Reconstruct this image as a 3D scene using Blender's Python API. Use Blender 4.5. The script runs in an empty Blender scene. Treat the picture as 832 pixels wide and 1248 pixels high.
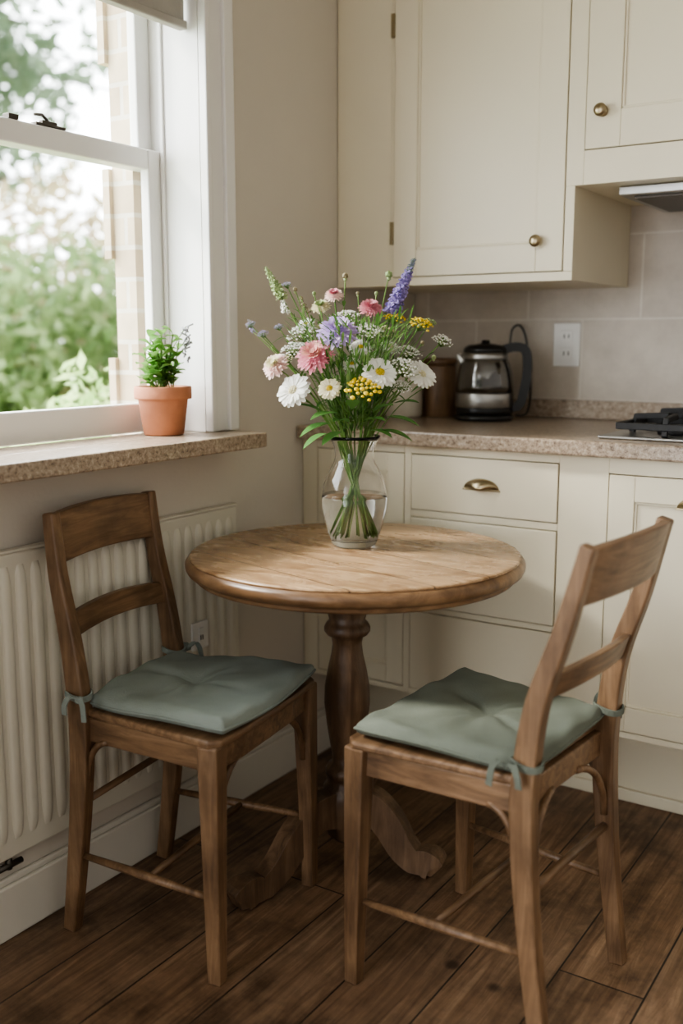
import bpy, bmesh, math, random
import numpy as np
from mathutils import Vector, Matrix, Quaternion
random.seed(7); rng=np.random.default_rng(7)
SC=bpy.context.scene; COL=bpy.context.collection

# ------------------------------------------------------------ materials
def new_mat(name):
    m=bpy.data.materials.new(name); m.use_nodes=True
    nt=m.node_tree; b=nt.nodes['Principled BSDF']; return m,nt,b
def rgba(c): return (c[0],c[1],c[2],1)
def N(nt,t,**k):
    n=nt.nodes.new(t)
    for a,v in k.items(): setattr(n,a,v)
    return n
def ramp(nt,stops):
    r=N(nt,'ShaderNodeValToRGB'); el=r.color_ramp.elements
    el[0].position=stops[0][0]; el[0].color=rgba(stops[0][1])
    el[1].position=stops[-1][0]; el[1].color=rgba(stops[-1][1])
    for p,c in stops[1:-1]:
        e=el.new(p); e.color=rgba(c)
    return r
def paint(name,c,rough=.5,var=.06,scale=4,bump=.05,bscale=60,metal=0,spec=.5):
    m,nt,b=new_mat(name); L=nt.links.new
    tc=N(nt,'ShaderNodeTexCoord'); n=N(nt,'ShaderNodeTexNoise'); n.inputs['Scale'].default_value=scale; n.inputs['Detail'].default_value=5
    L(tc.outputs['Object'],n.inputs['Vector'])
    lo=tuple(x*(1-var) for x in c); hi=tuple(min(1,x*(1+var)) for x in c)
    r=ramp(nt,[(.3,lo),(.7,hi)]); L(n.outputs['Fac'],r.inputs['Fac']); L(r.outputs['Color'],b.inputs['Base Color'])
    b.inputs['Roughness'].default_value=rough; b.inputs['Metallic'].default_value=metal
    b.inputs['Specular IOR Level'].default_value=spec
    if bump:
        n2=N(nt,'ShaderNodeTexNoise'); n2.inputs['Scale'].default_value=bscale; n2.inputs['Detail'].default_value=4
        L(tc.outputs['Object'],n2.inputs['Vector'])
        bp=N(nt,'ShaderNodeBump'); bp.inputs['Strength'].default_value=bump; bp.inputs['Distance'].default_value=.01
        L(n2.outputs['Fac'],bp.inputs['Height']); L(bp.outputs['Normal'],b.inputs['Normal'])
    return m
def wood(name,dark,mid,light,axis='z',rough=.42,scale=1.0):
    m,nt,b=new_mat(name); L=nt.links.new
    tc=N(nt,'ShaderNodeTexCoord'); mp=N(nt,'ShaderNodeMapping')
    s={'x':(2.2,26,26),'y':(26,2.2,26),'z':(26,26,2.2)}[axis]
    mp.inputs['Scale'].default_value=[q*scale for q in s]
    L(tc.outputs['Object'],mp.inputs['Vector'])
    n=N(nt,'ShaderNodeTexNoise'); n.inputs['Scale'].default_value=1.6; n.inputs['Detail'].default_value=9; n.inputs['Roughness'].default_value=.68; n.inputs['Distortion'].default_value=.8
    L(mp.outputs['Vector'],n.inputs['Vector'])
    r=ramp(nt,[(.30,dark),(.5,mid),(.70,light)]); L(n.outputs['Fac'],r.inputs['Fac'])
    n2=N(nt,'ShaderNodeTexNoise'); n2.inputs['Scale'].default_value=7; n2.inputs['Detail'].default_value=4
    L(tc.outputs['Object'],n2.inputs['Vector'])
    r2=ramp(nt,[(.32,(.58,.55,.52)),(.62,(1.1,1.08,1.05))]); L(n2.outputs['Fac'],r2.inputs['Fac'])
    mx=N(nt,'ShaderNodeMixRGB',blend_type='MULTIPLY'); mx.inputs[0].default_value=1
    L(r.outputs['Color'],mx.inputs[1]); L(r2.outputs['Color'],mx.inputs[2]); L(mx.outputs[0],b.inputs['Base Color'])
    b.inputs['Roughness'].default_value=rough
    bp=N(nt,'ShaderNodeBump'); bp.inputs['Strength'].default_value=.2; bp.inputs['Distance'].default_value=.004
    L(n.outputs['Fac'],bp.inputs['Height']); L(bp.outputs['Normal'],b.inputs['Normal'])
    return m
def leafmat(name,c1,c2,trans=.35,rough=.5):
    m,nt,b=new_mat(name); L=nt.links.new
    g=N(nt,'ShaderNodeNewGeometry'); r=ramp(nt,[(0,c1),(1,c2)])
    L(g.outputs['Random Per Island'],r.inputs['Fac']); L(r.outputs['Color'],b.inputs['Base Color']); b.inputs['Roughness'].default_value=rough
    b.inputs['Specular IOR Level'].default_value=.25
    t=N(nt,'ShaderNodeBsdfTranslucent'); L(r.outputs['Color'],t.inputs['Color'])
    mx=N(nt,'ShaderNodeMixShader'); mx.inputs[0].default_value=trans
    out=[n for n in nt.nodes if n.type=='OUTPUT_MATERIAL'][0]
    L(b.outputs[0],mx.inputs[1]); L(t.outputs[0],mx.inputs[2]); L(mx.outputs[0],out.inputs['Surface'])
    return m
def thin_glass(name,tint=(1,1,1),edge=.9,base=.03,rough=.02,edgecol=None):
    m=bpy.data.materials.new(name); m.use_nodes=True; nt=m.node_tree; nt.nodes.clear(); L=nt.links.new
    out=N(nt,'ShaderNodeOutputMaterial'); tr=N(nt,'ShaderNodeBsdfTransparent'); tr.inputs['Color'].default_value=rgba(tint)
    gl=N(nt,'ShaderNodeBsdfGlossy'); gl.inputs['Roughness'].default_value=rough
    fr=N(nt,'ShaderNodeLayerWeight'); fr.inputs['Blend'].default_value=.25
    mr=N(nt,'ShaderNodeMapRange'); mr.inputs['To Min'].default_value=base; mr.inputs['To Max'].default_value=edge
    L(fr.outputs['Facing'],mr.inputs['Value']) 
    pw=N(nt,'ShaderNodeMath',operation='POWER'); L(mr.outputs[0],pw.inputs[0]); pw.inputs[1].default_value=1.6
    if edgecol:
        cr=ramp(nt,[(0,tint),(.55,tint),(1,edgecol)]); L(fr.outputs['Facing'],cr.inputs['Fac']); L(cr.outputs['Color'],tr.inputs['Color'])
    mx=N(nt,'ShaderNodeMixShader'); L(pw.outputs[0],mx.inputs[0]); L(tr.outputs[0],mx.inputs[1]); L(gl.outputs[0],mx.inputs[2]); L(mx.outputs[0],out.inputs['Surface'])
    return m
def real_glass(name,col,ior,rough=0.0):
    m,nt,b=new_mat(name); b.inputs['Base Color'].default_value=rgba(col); b.inputs['Roughness'].default_value=rough
    b.inputs['IOR'].default_value=ior; b.inputs['Transmission Weight'].default_value=1.0
    return m

M_wall=paint('wall_paint',(.63,.585,.515),.85,.03,2,.06,90)
M_ceil=paint('ceiling_paint',(.75,.73,.68),.9,.02)
M_white=paint('white_gloss_paint',(.80,.79,.77),.35,.02,5,.02)
M_skirt=paint('skirting_paint',(.68,.65,.58),.45,.04,5,.03)
M_cab=paint('cream_cabinet_paint',(.725,.665,.515),.42,.025,3,.03,40)
M_rad=paint('radiator_enamel',(.68,.65,.56),.35,.02,3,.02)
M_brass=paint('aged_brass',(.34,.28,.18),.32,.15,30,.02,metal=1)
M_darkmetal=paint('dark_metal',(.08,.07,.06),.4,.1,30,0,metal=.8)
M_steel=paint('steel',(.45,.45,.44),.32,.05,30,0,metal=1)
M_black=paint('black_plastic',(.012,.012,.012),.3,.1,20,0)
M_iron=paint('cast_iron',(.015,.015,.016),.55,.2,60,.1)
M_terra=paint('terracotta',(.50,.21,.115),.8,.16,12,.1,80)
M_soil=paint('soil',(.04,.025,.015),.95,.4,60,.6,80)
M_plastic=paint('white_plastic',(.74,.73,.70),.3,.01,5,0)
M_blind=paint('blind_fabric',(.42,.40,.36),.8,.05,20,.1,200)
M_cream=paint('cream_ceramic',(.60,.55,.45),.3,.03)
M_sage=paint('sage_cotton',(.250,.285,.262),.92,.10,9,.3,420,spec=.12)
M_sage_shaded=paint('sage_cotton_painted_shade',(.160,.178,.148),.92,.10,9,.3,420,spec=.12)  # same cotton, darkened in colour for the cushion that gets less light

CD,CM,CL=(.092,.052,.028),(.200,.120,.066),(.31,.20,.120)
W_z=wood('chair_wood_z',CD,CM,CL,'z'); W_y=wood('chair_wood_y',CD,CM,CL,'y'); W_x=wood('chair_wood_x',CD,CM,CL,'x')
W_ped=wood('pedestal_wood',(.075,.044,.026),(.15,.092,.055),(.24,.155,.095),'z',.42)
W_feet=wood('pedestal_foot_wood',(.085,.050,.030),(.17,.105,.062),(.25,.16,.10),'z',.45)
W_rim=wood('table_rim_wood',(.12,.066,.034),(.235,.14,.074),(.35,.22,.125),'x',.33,.5)
W_box=wood('bin_wood',(.12,.065,.035),(.2,.12,.065),(.27,.17,.10),'z')

def top_mat():
    m,nt,b=new_mat('table_top_wood'); L=nt.links.new
    tc=N(nt,'ShaderNodeTexCoord'); mp=N(nt,'ShaderNodeMapping'); mp.inputs['Rotation'].default_value=(0,0,.25); mp.inputs['Scale'].default_value=(2.6,30,30)
    L(tc.outputs['Object'],mp.inputs['Vector'])
    n=N(nt,'ShaderNodeTexNoise'); n.inputs['Scale'].default_value=1.5; n.inputs['Detail'].default_value=10; n.inputs['Roughness'].default_value=.7; n.inputs['Distortion'].default_value=1.1
    L(mp.outputs[0],n.inputs['Vector'])
    r=ramp(nt,[(.28,(.22,.13,.066)),(.5,(.39,.255,.145)),(.72,(.54,.385,.24))]); L(n.outputs['Fac'],r.inputs['Fac'])
    mp3=N(nt,'ShaderNodeMapping'); mp3.inputs['Rotation'].default_value=(0,0,.25); mp3.inputs['Scale'].default_value=(.5,1.3,1); L(tc.outputs['Object'],mp3.inputs[0])
    n2=N(nt,'ShaderNodeTexNoise'); n2.inputs['Scale'].default_value=11; n2.inputs['Detail'].default_value=6; n2.inputs['Distortion'].default_value=.9; n2.inputs['Roughness'].default_value=.6
    L(mp3.outputs[0],n2.inputs['Vector'])
    r2=ramp(nt,[(.32,(.46,.37,.29)),(.43,(.82,.77,.72)),(.52,(1,1,1)),(.7,(1.12,1.1,1.07))]); L(n2.outputs['Fac'],r2.inputs['Fac'])
    mx=N(nt,'ShaderNodeMixRGB',blend_type='MULTIPLY'); mx.inputs[0].default_value=.95
    L(r.outputs[0],mx.inputs[1]); L(r2.outputs[0],mx.inputs[2])
    mp2=N(nt,'ShaderNodeMapping'); mp2.inputs['Rotation'].default_value=(0,0,.25); L(tc.outputs['Object'],mp2.inputs['Vector'])
    sx=N(nt,'ShaderNodeSeparateXYZ'); L(mp2.outputs[0],sx.inputs[0])
    a=N(nt,'ShaderNodeMath',operation='ADD'); a.inputs[1].default_value=5.02; L(sx.outputs['Y'],a.inputs[0])
    md=N(nt,'ShaderNodeMath',operation='MODULO'); md.inputs[1].default_value=.14; L(a.outputs[0],md.inputs[0])
    lt=N(nt,'ShaderNodeMath',operation='LESS_THAN'); lt.inputs[1].default_value=.0032; L(md.outputs[0],lt.inputs[0])
    mx2=N(nt,'ShaderNodeMixRGB',blend_type='MIX'); ml=N(nt,'ShaderNodeMath',operation='MULTIPLY'); ml.inputs[1].default_value=.8; L(lt.outputs[0],ml.inputs[0]); L(ml.outputs[0],mx2.inputs[0])
    L(mx.outputs[0],mx2.inputs[1]); mx2.inputs[2].default_value=(.07,.035,.015,1); L(mx2.outputs[0],b.inputs['Base Color'])
    rr=N(nt,'ShaderNodeMapRange'); rr.inputs['To Min'].default_value=.18; rr.inputs['To Max'].default_value=.36; L(n2.outputs['Fac'],rr.inputs['Value']); L(rr.outputs[0],b.inputs['Roughness'])
    bp=N(nt,'ShaderNodeBump'); bp.inputs['Strength'].default_value=.10; bp.inputs['Distance'].default_value=.003; L(n.outputs['Fac'],bp.inputs['Height']); L(bp.outputs[0],b.inputs['Normal'])
    return m
M_top=top_mat()
def granite():
    m,nt,b=new_mat('granite_laminate'); L=nt.links.new
    tc=N(nt,'ShaderNodeTexCoord'); v=N(nt,'ShaderNodeTexNoise'); v.inputs['Scale'].default_value=95; v.inputs['Detail'].default_value=6; v.inputs['Roughness'].default_value=.85
    L(tc.outputs['Object'],v.inputs['Vector'])
    r=ramp(nt,[(.36,(.10,.07,.05)),(.46,(.30,.23,.17)),(.56,(.42,.34,.26)),(.66,(.58,.50,.41))]); L(v.outputs['Fac'],r.inputs['Fac'])
    L(r.outputs[0],b.inputs['Base Color']); b.inputs['Roughness'].default_value=.28
    return m
M_gran=granite()
def floor_mat():
    m,nt,b=new_mat('floorboards'); L=nt.links.new
    tc=N(nt,'ShaderNodeTexCoord'); mp=N(nt,'ShaderNodeMapping'); mp.inputs['Rotation'].default_value=(0,0,math.pi/2)
    L(tc.outputs['Object'],mp.inputs['Vector'])
    br=N(nt,'ShaderNodeTexBrick'); br.offset=.37; br.inputs['Scale'].default_value=1; br.inputs['Brick Width'].default_value=1.9; br.inputs['Row Height'].default_value=.165
    br.inputs['Mortar Size'].default_value=.0022; br.inputs['Mortar Smooth'].default_value=.3; br.inputs['Bias'].default_value=0
    br.inputs['Color1'].default_value=(0,0,0,1); br.inputs['Color2'].default_value=(1,1,1,1); br.inputs['Mortar'].default_value=(.5,.5,.5,1)
    L(mp.outputs[0],br.inputs['Vector'])
    mp2=N(nt,'ShaderNodeMapping'); mp2.inputs['Scale'].default_value=(30,2.0,30); 
    av=N(nt,'ShaderNodeVectorMath',operation='MULTIPLY_ADD'); av.inputs[1].default_value=(7,7,7); L(br.outputs['Color'],av.inputs[0]); L(tc.outputs['Object'],av.inputs[2]); L(av.outputs[0],mp2.inputs[0])
    n=N(nt,'ShaderNodeTexNoise'); n.inputs['Scale'].default_value=1.3; n.inputs['Detail'].default_value=10; n.inputs['Roughness'].default_value=.7; n.inputs['Distortion'].default_value=1.2
    L(mp2.outputs[0],n.inputs['Vector'])
    r=ramp(nt,[(.29,(.085,.047,.027)),(.5,(.215,.135,.085)),(.72,(.37,.255,.17))]); L(n.outputs['Fac'],r.inputs['Fac'])
    tone=ramp(nt,[(0,(.80,.79,.78)),(1,(1.10,1.07,1.03))]); L(br.outputs['Color'],tone.inputs['Fac'])
    mx=N(nt,'ShaderNodeMixRGB',blend_type='MULTIPLY'); mx.inputs[0].default_value=1; L(r.outputs[0],mx.inputs[1]); L(tone.outputs[0],mx.inputs[2])
    nw=N(nt,'ShaderNodeTexNoise'); nw.inputs['Scale'].default_value=4.5; nw.inputs['Detail'].default_value=8; nw.inputs['Roughness'].default_value=.72; L(tc.outputs['Object'],nw.inputs['Vector'])
    wr=ramp(nt,[(.36,(.46,.43,.40)),(.5,(.95,.93,.9)),(.66,(1.3,1.27,1.23))]); L(nw.outputs['Fac'],wr.inputs['Fac'])
    mw=N(nt,'ShaderNodeMixRGB',blend_type='MULTIPLY'); mw.inputs[0].default_value=1; L(mx.outputs[0],mw.inputs[1]); L(wr.outputs[0],mw.inputs[2])
    vo=N(nt,'ShaderNodeTexVoronoi'); vo.inputs['Scale'].default_value=3.6; L(tc.outputs['Object'],vo.inputs['Vector'])
    kr=ramp(nt,[(.035,(.15,.12,.10)),(.07,(1,1,1))]); L(vo.outputs['Distance'],kr.inputs['Fac'])
    mk=N(nt,'ShaderNodeMixRGB',blend_type='MULTIPLY'); mk.inputs[0].default_value=.8; L(mw.outputs[0],mk.inputs[1]); L(kr.outputs[0],mk.inputs[2])
    mm=N(nt,'ShaderNodeMixRGB'); L(br.outputs['Fac'],mm.inputs[0]); L(mk.outputs[0],mm.inputs[1]); mm.inputs[2].default_value=(.02,.012,.007,1)
    L(mm.outputs[0],b.inputs['Base Color'])
    rr=N(nt,'ShaderNodeMapRange'); rr.inputs['To Min'].default_value=.40; rr.inputs['To Max'].default_value=.62; L(nw.outputs['Fac'],rr.inputs['Value']); L(rr.outputs[0],b.inputs['Roughness'])
    bp=N(nt,'ShaderNodeBump'); bp.inputs['Strength'].default_value=.35; bp.inputs['Distance'].default_value=.004
    sb=N(nt,'ShaderNodeMath',operation='SUBTRACT'); L(n.outputs['Fac'],sb.inputs[0]); L(br.outputs['Fac'],sb.inputs[1]); L(sb.outputs[0],bp.inputs['Height']); L(bp.outputs[0],b.inputs['Normal'])
    return m
M_floor=floor_mat()
def brick_like(name,w,h,c1,c2,mortar,ms,loc=(0,0,0),rough=.5,bump=.3):
    m,nt,b=new_mat(name); L=nt.links.new
    tc=N(nt,'ShaderNodeTexCoord'); sp=N(nt,'ShaderNodeSeparateXYZ'); cb=N(nt,'ShaderNodeCombineXYZ')
    L(tc.outputs['Object'],sp.inputs[0])
    ad=N(nt,'ShaderNodeMath',operation='ADD'); L(sp.outputs['X'],ad.inputs[0]); L(sp.outputs['Y'],ad.inputs[1])
    a1=N(nt,'ShaderNodeMath',operation='ADD'); a1.inputs[1].default_value=loc[0]; L(ad.outputs[0],a1.inputs[0])
    a2=N(nt,'ShaderNodeMath',operation='ADD'); a2.inputs[1].default_value=loc[2]; L(sp.outputs['Z'],a2.inputs[0])
    L(a1.outputs[0],cb.inputs[0]); L(a2.outputs[0],cb.inputs[1])
    br=N(nt,'ShaderNodeTexBrick'); br.inputs['Scale'].default_value=1; br.inputs['Brick Width'].default_value=w; br.inputs['Row Height'].default_value=h; br.inputs['Mortar Size'].default_value=ms
    br.inputs['Mortar Smooth'].default_value=.2
    br.inputs['Color1'].default_value=rgba(c1); br.inputs['Color2'].default_value=rgba(c2); br.inputs['Mortar'].default_value=rgba(mortar); L(cb.outputs[0],br.inputs['Vector'])
    n=N(nt,'ShaderNodeTexNoise'); n.inputs['Scale'].default_value=9; n.inputs['Detail'].default_value=6; n.inputs['Roughness'].default_value=.65; L(tc.outputs['Object'],n.inputs['Vector'])
    r=ramp(nt,[(.3,(.82,.80,.78)),(.7,(1.08,1.07,1.06))]); L(n.outputs['Fac'],r.inputs['Fac'])
    mx=N(nt,'ShaderNodeMixRGB',blend_type='MULTIPLY'); mx.inputs[0].default_value=1; L(br.outputs['Color'],mx.inputs[1]); L(r.outputs[0],mx.inputs[2]); L(mx.outputs[0],b.inputs['Base Color'])
    b.inputs['Roughness'].default_value=rough
    bp=N(nt,'ShaderNodeBump'); bp.invert=True; bp.inputs['Strength'].default_value=bump; bp.inputs['Distance'].default_value=.003; L(br.outputs['Fac'],bp.inputs['Height']); L(bp.outputs[0],b.inputs['Normal'])
    return m
M_tile=brick_like('backsplash_tile',.34,.235,(.52,.465,.395),(.56,.505,.43),(.66,.62,.55),.003,loc=(.13,0,-1.265+.235*6),rough=.35)
M_brick=brick_like('cream_brick',.215,.075,(.66,.56,.42),(.52,.42,.30),(.66,.62,.54),.006,rough=.9)

# ------------------------------------------------------------ mesh helpers
def mesh_obj(name,verts,faces,mat=None,parent=None,smooth=False,bevel=0,subs=0):
    me=bpy.data.meshes.new(name); me.from_pydata([tuple(v) for v in verts],[],faces); me.update()
    bm=bmesh.new(); bm.from_mesh(me); bmesh.ops.recalc_face_normals(bm,faces=bm.faces); bm.to_mesh(me); bm.free()
    if mat: me.materials.append(mat)
    if smooth: me.polygons.foreach_set('use_smooth',[True]*len(me.polygons))
    o=bpy.data.objects.new(name,me); COL.objects.link(o)
    if parent: o.parent=parent
    if bevel:
        b=o.modifiers.new('bevel','BEVEL'); b.width=bevel; b.segments=2; b.limit_method='ANGLE'; b.angle_limit=math.radians(40)
    return o
def empty(name,loc=(0,0,0),rz=0):
    e=bpy.data.objects.new(name,None); COL.objects.link(e); e.location=loc; e.rotation_euler=(0,0,rz); e.empty_display_size=.1; return e
def boxvf(x0,x1,y0,y1,z0,z1):
    v=[(x0,y0,z0),(x1,y0,z0),(x1,y1,z0),(x0,y1,z0),(x0,y0,z1),(x1,y0,z1),(x1,y1,z1),(x0,y1,z1)]
    f=[(0,3,2,1),(4,5,6,7),(0,1,5,4),(1,2,6,5),(2,3,7,6),(3,0,4,7)]
    return v,f
def boxes(name,lst,mat,parent=None,bevel=.002):
    V=[];F=[]
    for b in lst:
        v,f=boxvf(*b); n=len(V); V+=v; F+=[tuple(i+n for i in q) for q in f]
    return mesh_obj(name,V,F,mat,parent,bevel=bevel)
def lathe(name,prof,mat,parent=None,seg=48,loc=(0,0,0),close=True,smooth=True):
    V=[];F=[]
    for r,z in prof:
        for i in range(seg):
            a=2*math.pi*i/seg; V.append((loc[0]+r*math.cos(a),loc[1]+r*math.sin(a),loc[2]+z))
    for j in range(len(prof)-1):
        for i in range(seg):
            k=(i+1)%seg; F.append((j*seg+i,j*seg+k,(j+1)*seg+k,(j+1)*seg+i))
    if close:
        F.append(tuple(range(seg))[::-1]); F.append(tuple((len(prof)-1)*seg+i for i in range(seg)))
    return mesh_obj(name,V,F,mat,parent,smooth=smooth)
def smooth_path(pts,n=8):
    P=[Vector(p) for p in pts]; out=[]
    for i in range(len(P)-1):
        p0=P[max(i-1,0)];p1=P[i];p2=P[i+1];p3=P[min(i+2,len(P)-1)]
        for k in range(n):
            t=k/n; out.append(.5*((2*p1)+(p2-p0)*t+(2*p0-5*p1+4*p2-p3)*t*t+(3*p1-p0-3*p2+p3)*t**3))
    out.append(P[-1]); return out
def sweep_vf(path,w,h,up=(0,0,1),round_=False,seg=8):
    V=[];F=[];n=len(path); up=Vector(up)
    if round_: sec=[(math.cos(2*math.pi*i/seg)/2,math.sin(2*math.pi*i/seg)/2) for i in range(seg)]
    else: sec=[(-.5,-.5),(.5,-.5),(.5,.5),(-.5,.5)]
    m=len(sec)
    for i,p in enumerate(path):
        p=Vector(p); t=(Vector(path[min(i+1,n-1)])-Vector(path[max(i-1,0)])).normalized()
        s=t.cross(up)
        if s.length<1e-4: s=t.cross(Vector((1,0,0)))
        s.normalize(); u=s.cross(t).normalized()
        ww=w[i] if hasattr(w,'__len__') else w; hh=h[i] if hasattr(h,'__len__') else h
        for a,b in sec: V.append(p+s*a*ww+u*b*hh)
    for i in range(n-1):
        for k in range(m):
            l=(k+1)%m; F.append((i*m+k,i*m+l,(i+1)*m+l,(i+1)*m+k))
    F.append(tuple(range(m))[::-1]); F.append(tuple((n-1)*m+k for k in range(m)))
    return V,F
class Acc:
    def __init__(s): s.V=[]; s.F=[]
    def add(s,vf):
        v,f=vf; n=len(s.V); s.V+=[tuple(q) for q in v]; s.F+=[tuple(i+n for i in q) for q in f]
    def obj(s,name,mat,parent=None,**k): return mesh_obj(name,s.V,s.F,mat,parent,**k)
def sweep(name,path,w,h,mat,parent=None,up=(0,0,1),round_=False,bevel=.003,seg=8,smooth=None):
    v,f=sweep_vf(path,w,h,up,round_,seg)
    return mesh_obj(name,v,f,mat,parent,smooth=round_ if smooth is None else smooth,bevel=0 if round_ else bevel)

# ------------------------------------------------------------ room shell
ZC=2.45
boxes('floor',[(-.02,3.6,-4.6,.02,-.05,0)],M_floor,bevel=0)
boxes('ceiling',[(-.33,3.6,-4.6,.12,ZC,ZC+.08)],M_ceil,bevel=0)
boxes('wall_back',[(-.23,3.6,0,.12,-.05,ZC)],M_wall,bevel=0)
WY0,WY1,WZ0,WZ1=-2.05,-1.035,.95,2.08
boxes('wall_left',[(-.17,0,-4.6,WY0,-.05,ZC),(-.17,0,WY1,0,-.05,ZC),(-.17,0,WY0,WY1,-.05,WZ0),(-.17,0,WY0,WY1,WZ1,ZC)],M_wall,bevel=0)
boxes('wall_exterior_brick',[(-.24,-.172,-4.6,WY0+.03,-.4,2.6),(-.24,-.172,WY1-.055,0,-.4,2.6),(-.24,-.172,WY0,WY1,-.4,.93),(-.24,-.172,WY0,WY1,2.1,2.6)]
  +[(-.262,-.24,WY1-.067,WY1+.3,z,z+.21) for z in (.95,1.40,1.85,2.30)],M_brick,bevel=0)
boxes('baseboard_left',[(0.001,.018,-4.6,-.41,0.001,.115),(0.001,.012,-4.6,-.41,.115,.13)],M_skirt,bevel=.004)
boxes('backsplash_tiles',[(0.002,3.4,-.0105,-.0005,.975,1.75)],M_tile,bevel=0)

win=empty('window_1')
boxes('reveal_lining',[(-.17,.0005,WY1-.012,WY1,.985,WZ1),(-.17,.0005,WY0,WY0+.012,.985,WZ1),(-.17,.0005,WY0,WY1,WZ1-.012,WZ1)],M_white,win,0)
xs0,xs1=-.145,-.118
SA,SB=WY1-.058,WY1-.012
boxes('sash_lower',[(xs0,xs1,SA,SB,.985,1.645),(xs0,xs1,-2.035,-1.992,.985,1.645),(xs0,xs1,-1.992,SA,.985,1.055),(xs0,xs1,-1.992,SA,1.598,1.645)],M_white,win,.004)
boxes('sash_upper',[(xs0-.03,xs1-.03,SA,SB,1.60,2.07),(xs0-.03,xs1-.03,-2.035,-1.992,1.60,2.07),(xs0-.03,xs1-.03,-1.992,SA,2.0,2.07),(xs0-.03,xs1-.03,-1.992,SA,1.60,1.645)],M_white,win,.004)
boxes('stop_bead',[(-.117,-.106,WY1-.019,WY1-.012,.985,2.07),(-.117,-.106,-2.035,-2.025,.985,2.07)],M_white,win,.002)
M_pane=thin_glass('window_glass',(.98,.99,.99),.35,.02)
boxes('pane_lower',[(-.134,-.130,-1.992,SA,1.055,1.598)],M_pane,win,0)
boxes('pane_upper',[(-.164,-.160,-1.992,SA,1.645,2.0)],M_pane,win,0)
fa=Acc(); fa.add(boxvf(-.140,-.12,-1.42,-1.34,1.6455,1.651)); fa.add(boxvf(-.136,-.124,-1.40,-1.36,1.651,1.658))
fa.add(sweep_vf([(-.13,-1.38,1.658),(-.125,-1.40,1.668),(-.12,-1.425,1.664)],.007,.007,round_=True)); fa.add(boxvf(-.14,-.12,-1.49,-1.465,1.6455,1.656))
fa.obj('sash_latch',M_darkmetal,win,bevel=.001)
boxes('trim_1',[(0.001,.018,-1.042,-.965,.985,2.17),(.001,.028,-.985,-.950,.985,2.185),(.001,.024,-1.047,-1.030,.985,2.09),
 (0.001,.018,-2.14,-2.045,.985,2.17),(.001,.028,-2.15,-2.115,.985,2.185),(0.001,.018,-2.14,-.965,2.08,2.17),(.001,.028,-2.15,-.95,2.15,2.185)],M_white,None,.003)
boxes('window_sill',[(-.117,.002,WY0+.013,WY1-.013,.951,.984),(.001,.125,-2.2,-.965,.948,.984)],M_gran,None,.004)
bl=empty('roller_blind'); boxes('blind_fabric',[(-.034,-.031,-2.02,-1.055,1.920,2.06)],M_blind,bl,0); boxes('blind_bar',[(-.044,-.020,-2.02,-1.055,1.900,1.920)],M_blind,bl,.004)
sweep('blind_roller',[(-.04,-2.02,2.045),(-.04,-1.055,2.045)],.03,.03,M_blind,bl,round_=True,seg=16)

# radiator
rad=empty('radiator'); RY0,RY1=-2.15,-.958; RZ0,RZ1=.174,.795
boxes('rad_panel',[(.006,.022,RY0,RY1,RZ0,RZ1)],M_rad,rad,.005)
ra=Acc(); y=RY1-.035
while y>RY0+.03:
    V=[];F=[]; zz=[(RZ0+.035,.0),(RZ0+.055,.7),(RZ0+.08,1),(RZ1-.06,1),(RZ1-.04,.7),(RZ1-.024,0)]
    cs=[(-.014,0),(-.011,.006),(-.005,.008),(.005,.008),(.011,.006),(.014,0)]
    for z,k in zz:
        for c,d in cs: V.append((.0215+d*k,y+c*(.6+.4*k),z))
    for j in range(len(zz)-1):
        for i in range(len(cs)-1): a=j*6+i; F.append((a,a+1,a+7,a+6))
    ra.add((V,F)); y-=.038
ra.obj('rad_ribs',M_rad,rad,smooth=True)
boxes('rad_top_grille',[(.004,.025,RY0+.004,RY1-.004,RZ1,RZ1+.006)],M_rad,rad,.002)
boxes('rad_bracket',[(0.001,.0055,-2.0,-1.95,.2,.75),(0.001,.0055,-1.2,-1.15,.2,.75)],M_rad,rad,.0005)
va=Acc(); va.add(sweep_vf([(.016,-1.70,RZ0),(.016,-1.70,RZ0-.022)],.014,.014,round_=True,seg=12)); va.add(sweep_vf([(.018,-1.735,RZ0-.014),(.018,-1.67,RZ0-.014)],.013,.013,round_=True,seg=12))
va.obj('rad_valve',M_darkmetal,rad,smooth=True)
so=empty('thermostat_plate'); boxes('plate',[(.031,.037,-1.155,-1.095,.465,.535)],M_plastic,so,.003); boxes('plate_back',[(.0224,.031,-1.145,-1.105,.475,.525)],M_plastic,so,.001); boxes('plate_switch',[(.037,.040,-1.133,-1.117,.48,.52)],M_plastic,so,.002)
boxes('plate_slots',[(.0402,.0407,-1.130,-1.127,.49,.502),(.0402,.0407,-1.123,-1.120,.49,.502)],M_black,so,0)

# ------------------------------------------------------------ kitchen cabinets
def slab_door(acc,x0,x1,z0,z1,yf,fr=.055,rec=.009,th=.022,inner=True):
    g=.002; x0+=g;x1-=g;z0+=g;z1-=g
    if inner:
        for b in [(x0,x0+fr,yf,yf+th,z0,z1),(x1-fr,x1,yf,yf+th,z0,z1),(x0+fr,x1-fr,yf,yf+th,z0,z0+fr),(x0+fr,x1-fr,yf,yf+th,z1-fr,z1)]: acc.add(boxvf(*b))
        acc.add(boxvf(x0+fr-.001,x1-fr+.001,yf+rec,yf+th,z0+fr-.001,z1-fr+.001))
        bw=.006
        for b in [(x0+fr,x0+fr+bw,yf+.004,yf+th,z0+fr,z1-fr),(x1-fr-bw,x1-fr,yf+.004,yf+th,z0+fr,z1-fr),(x0+fr,x1-fr,yf+.004,yf+th,z0+fr,z0+fr+bw),(x0+fr,x1-fr,yf+.004,yf+th,z1-fr-bw,z1-fr)]: acc.add(boxvf(*b))
    else:
        acc.add(boxvf(x0,x1,yf,yf+th,z0,z1)); 
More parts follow.
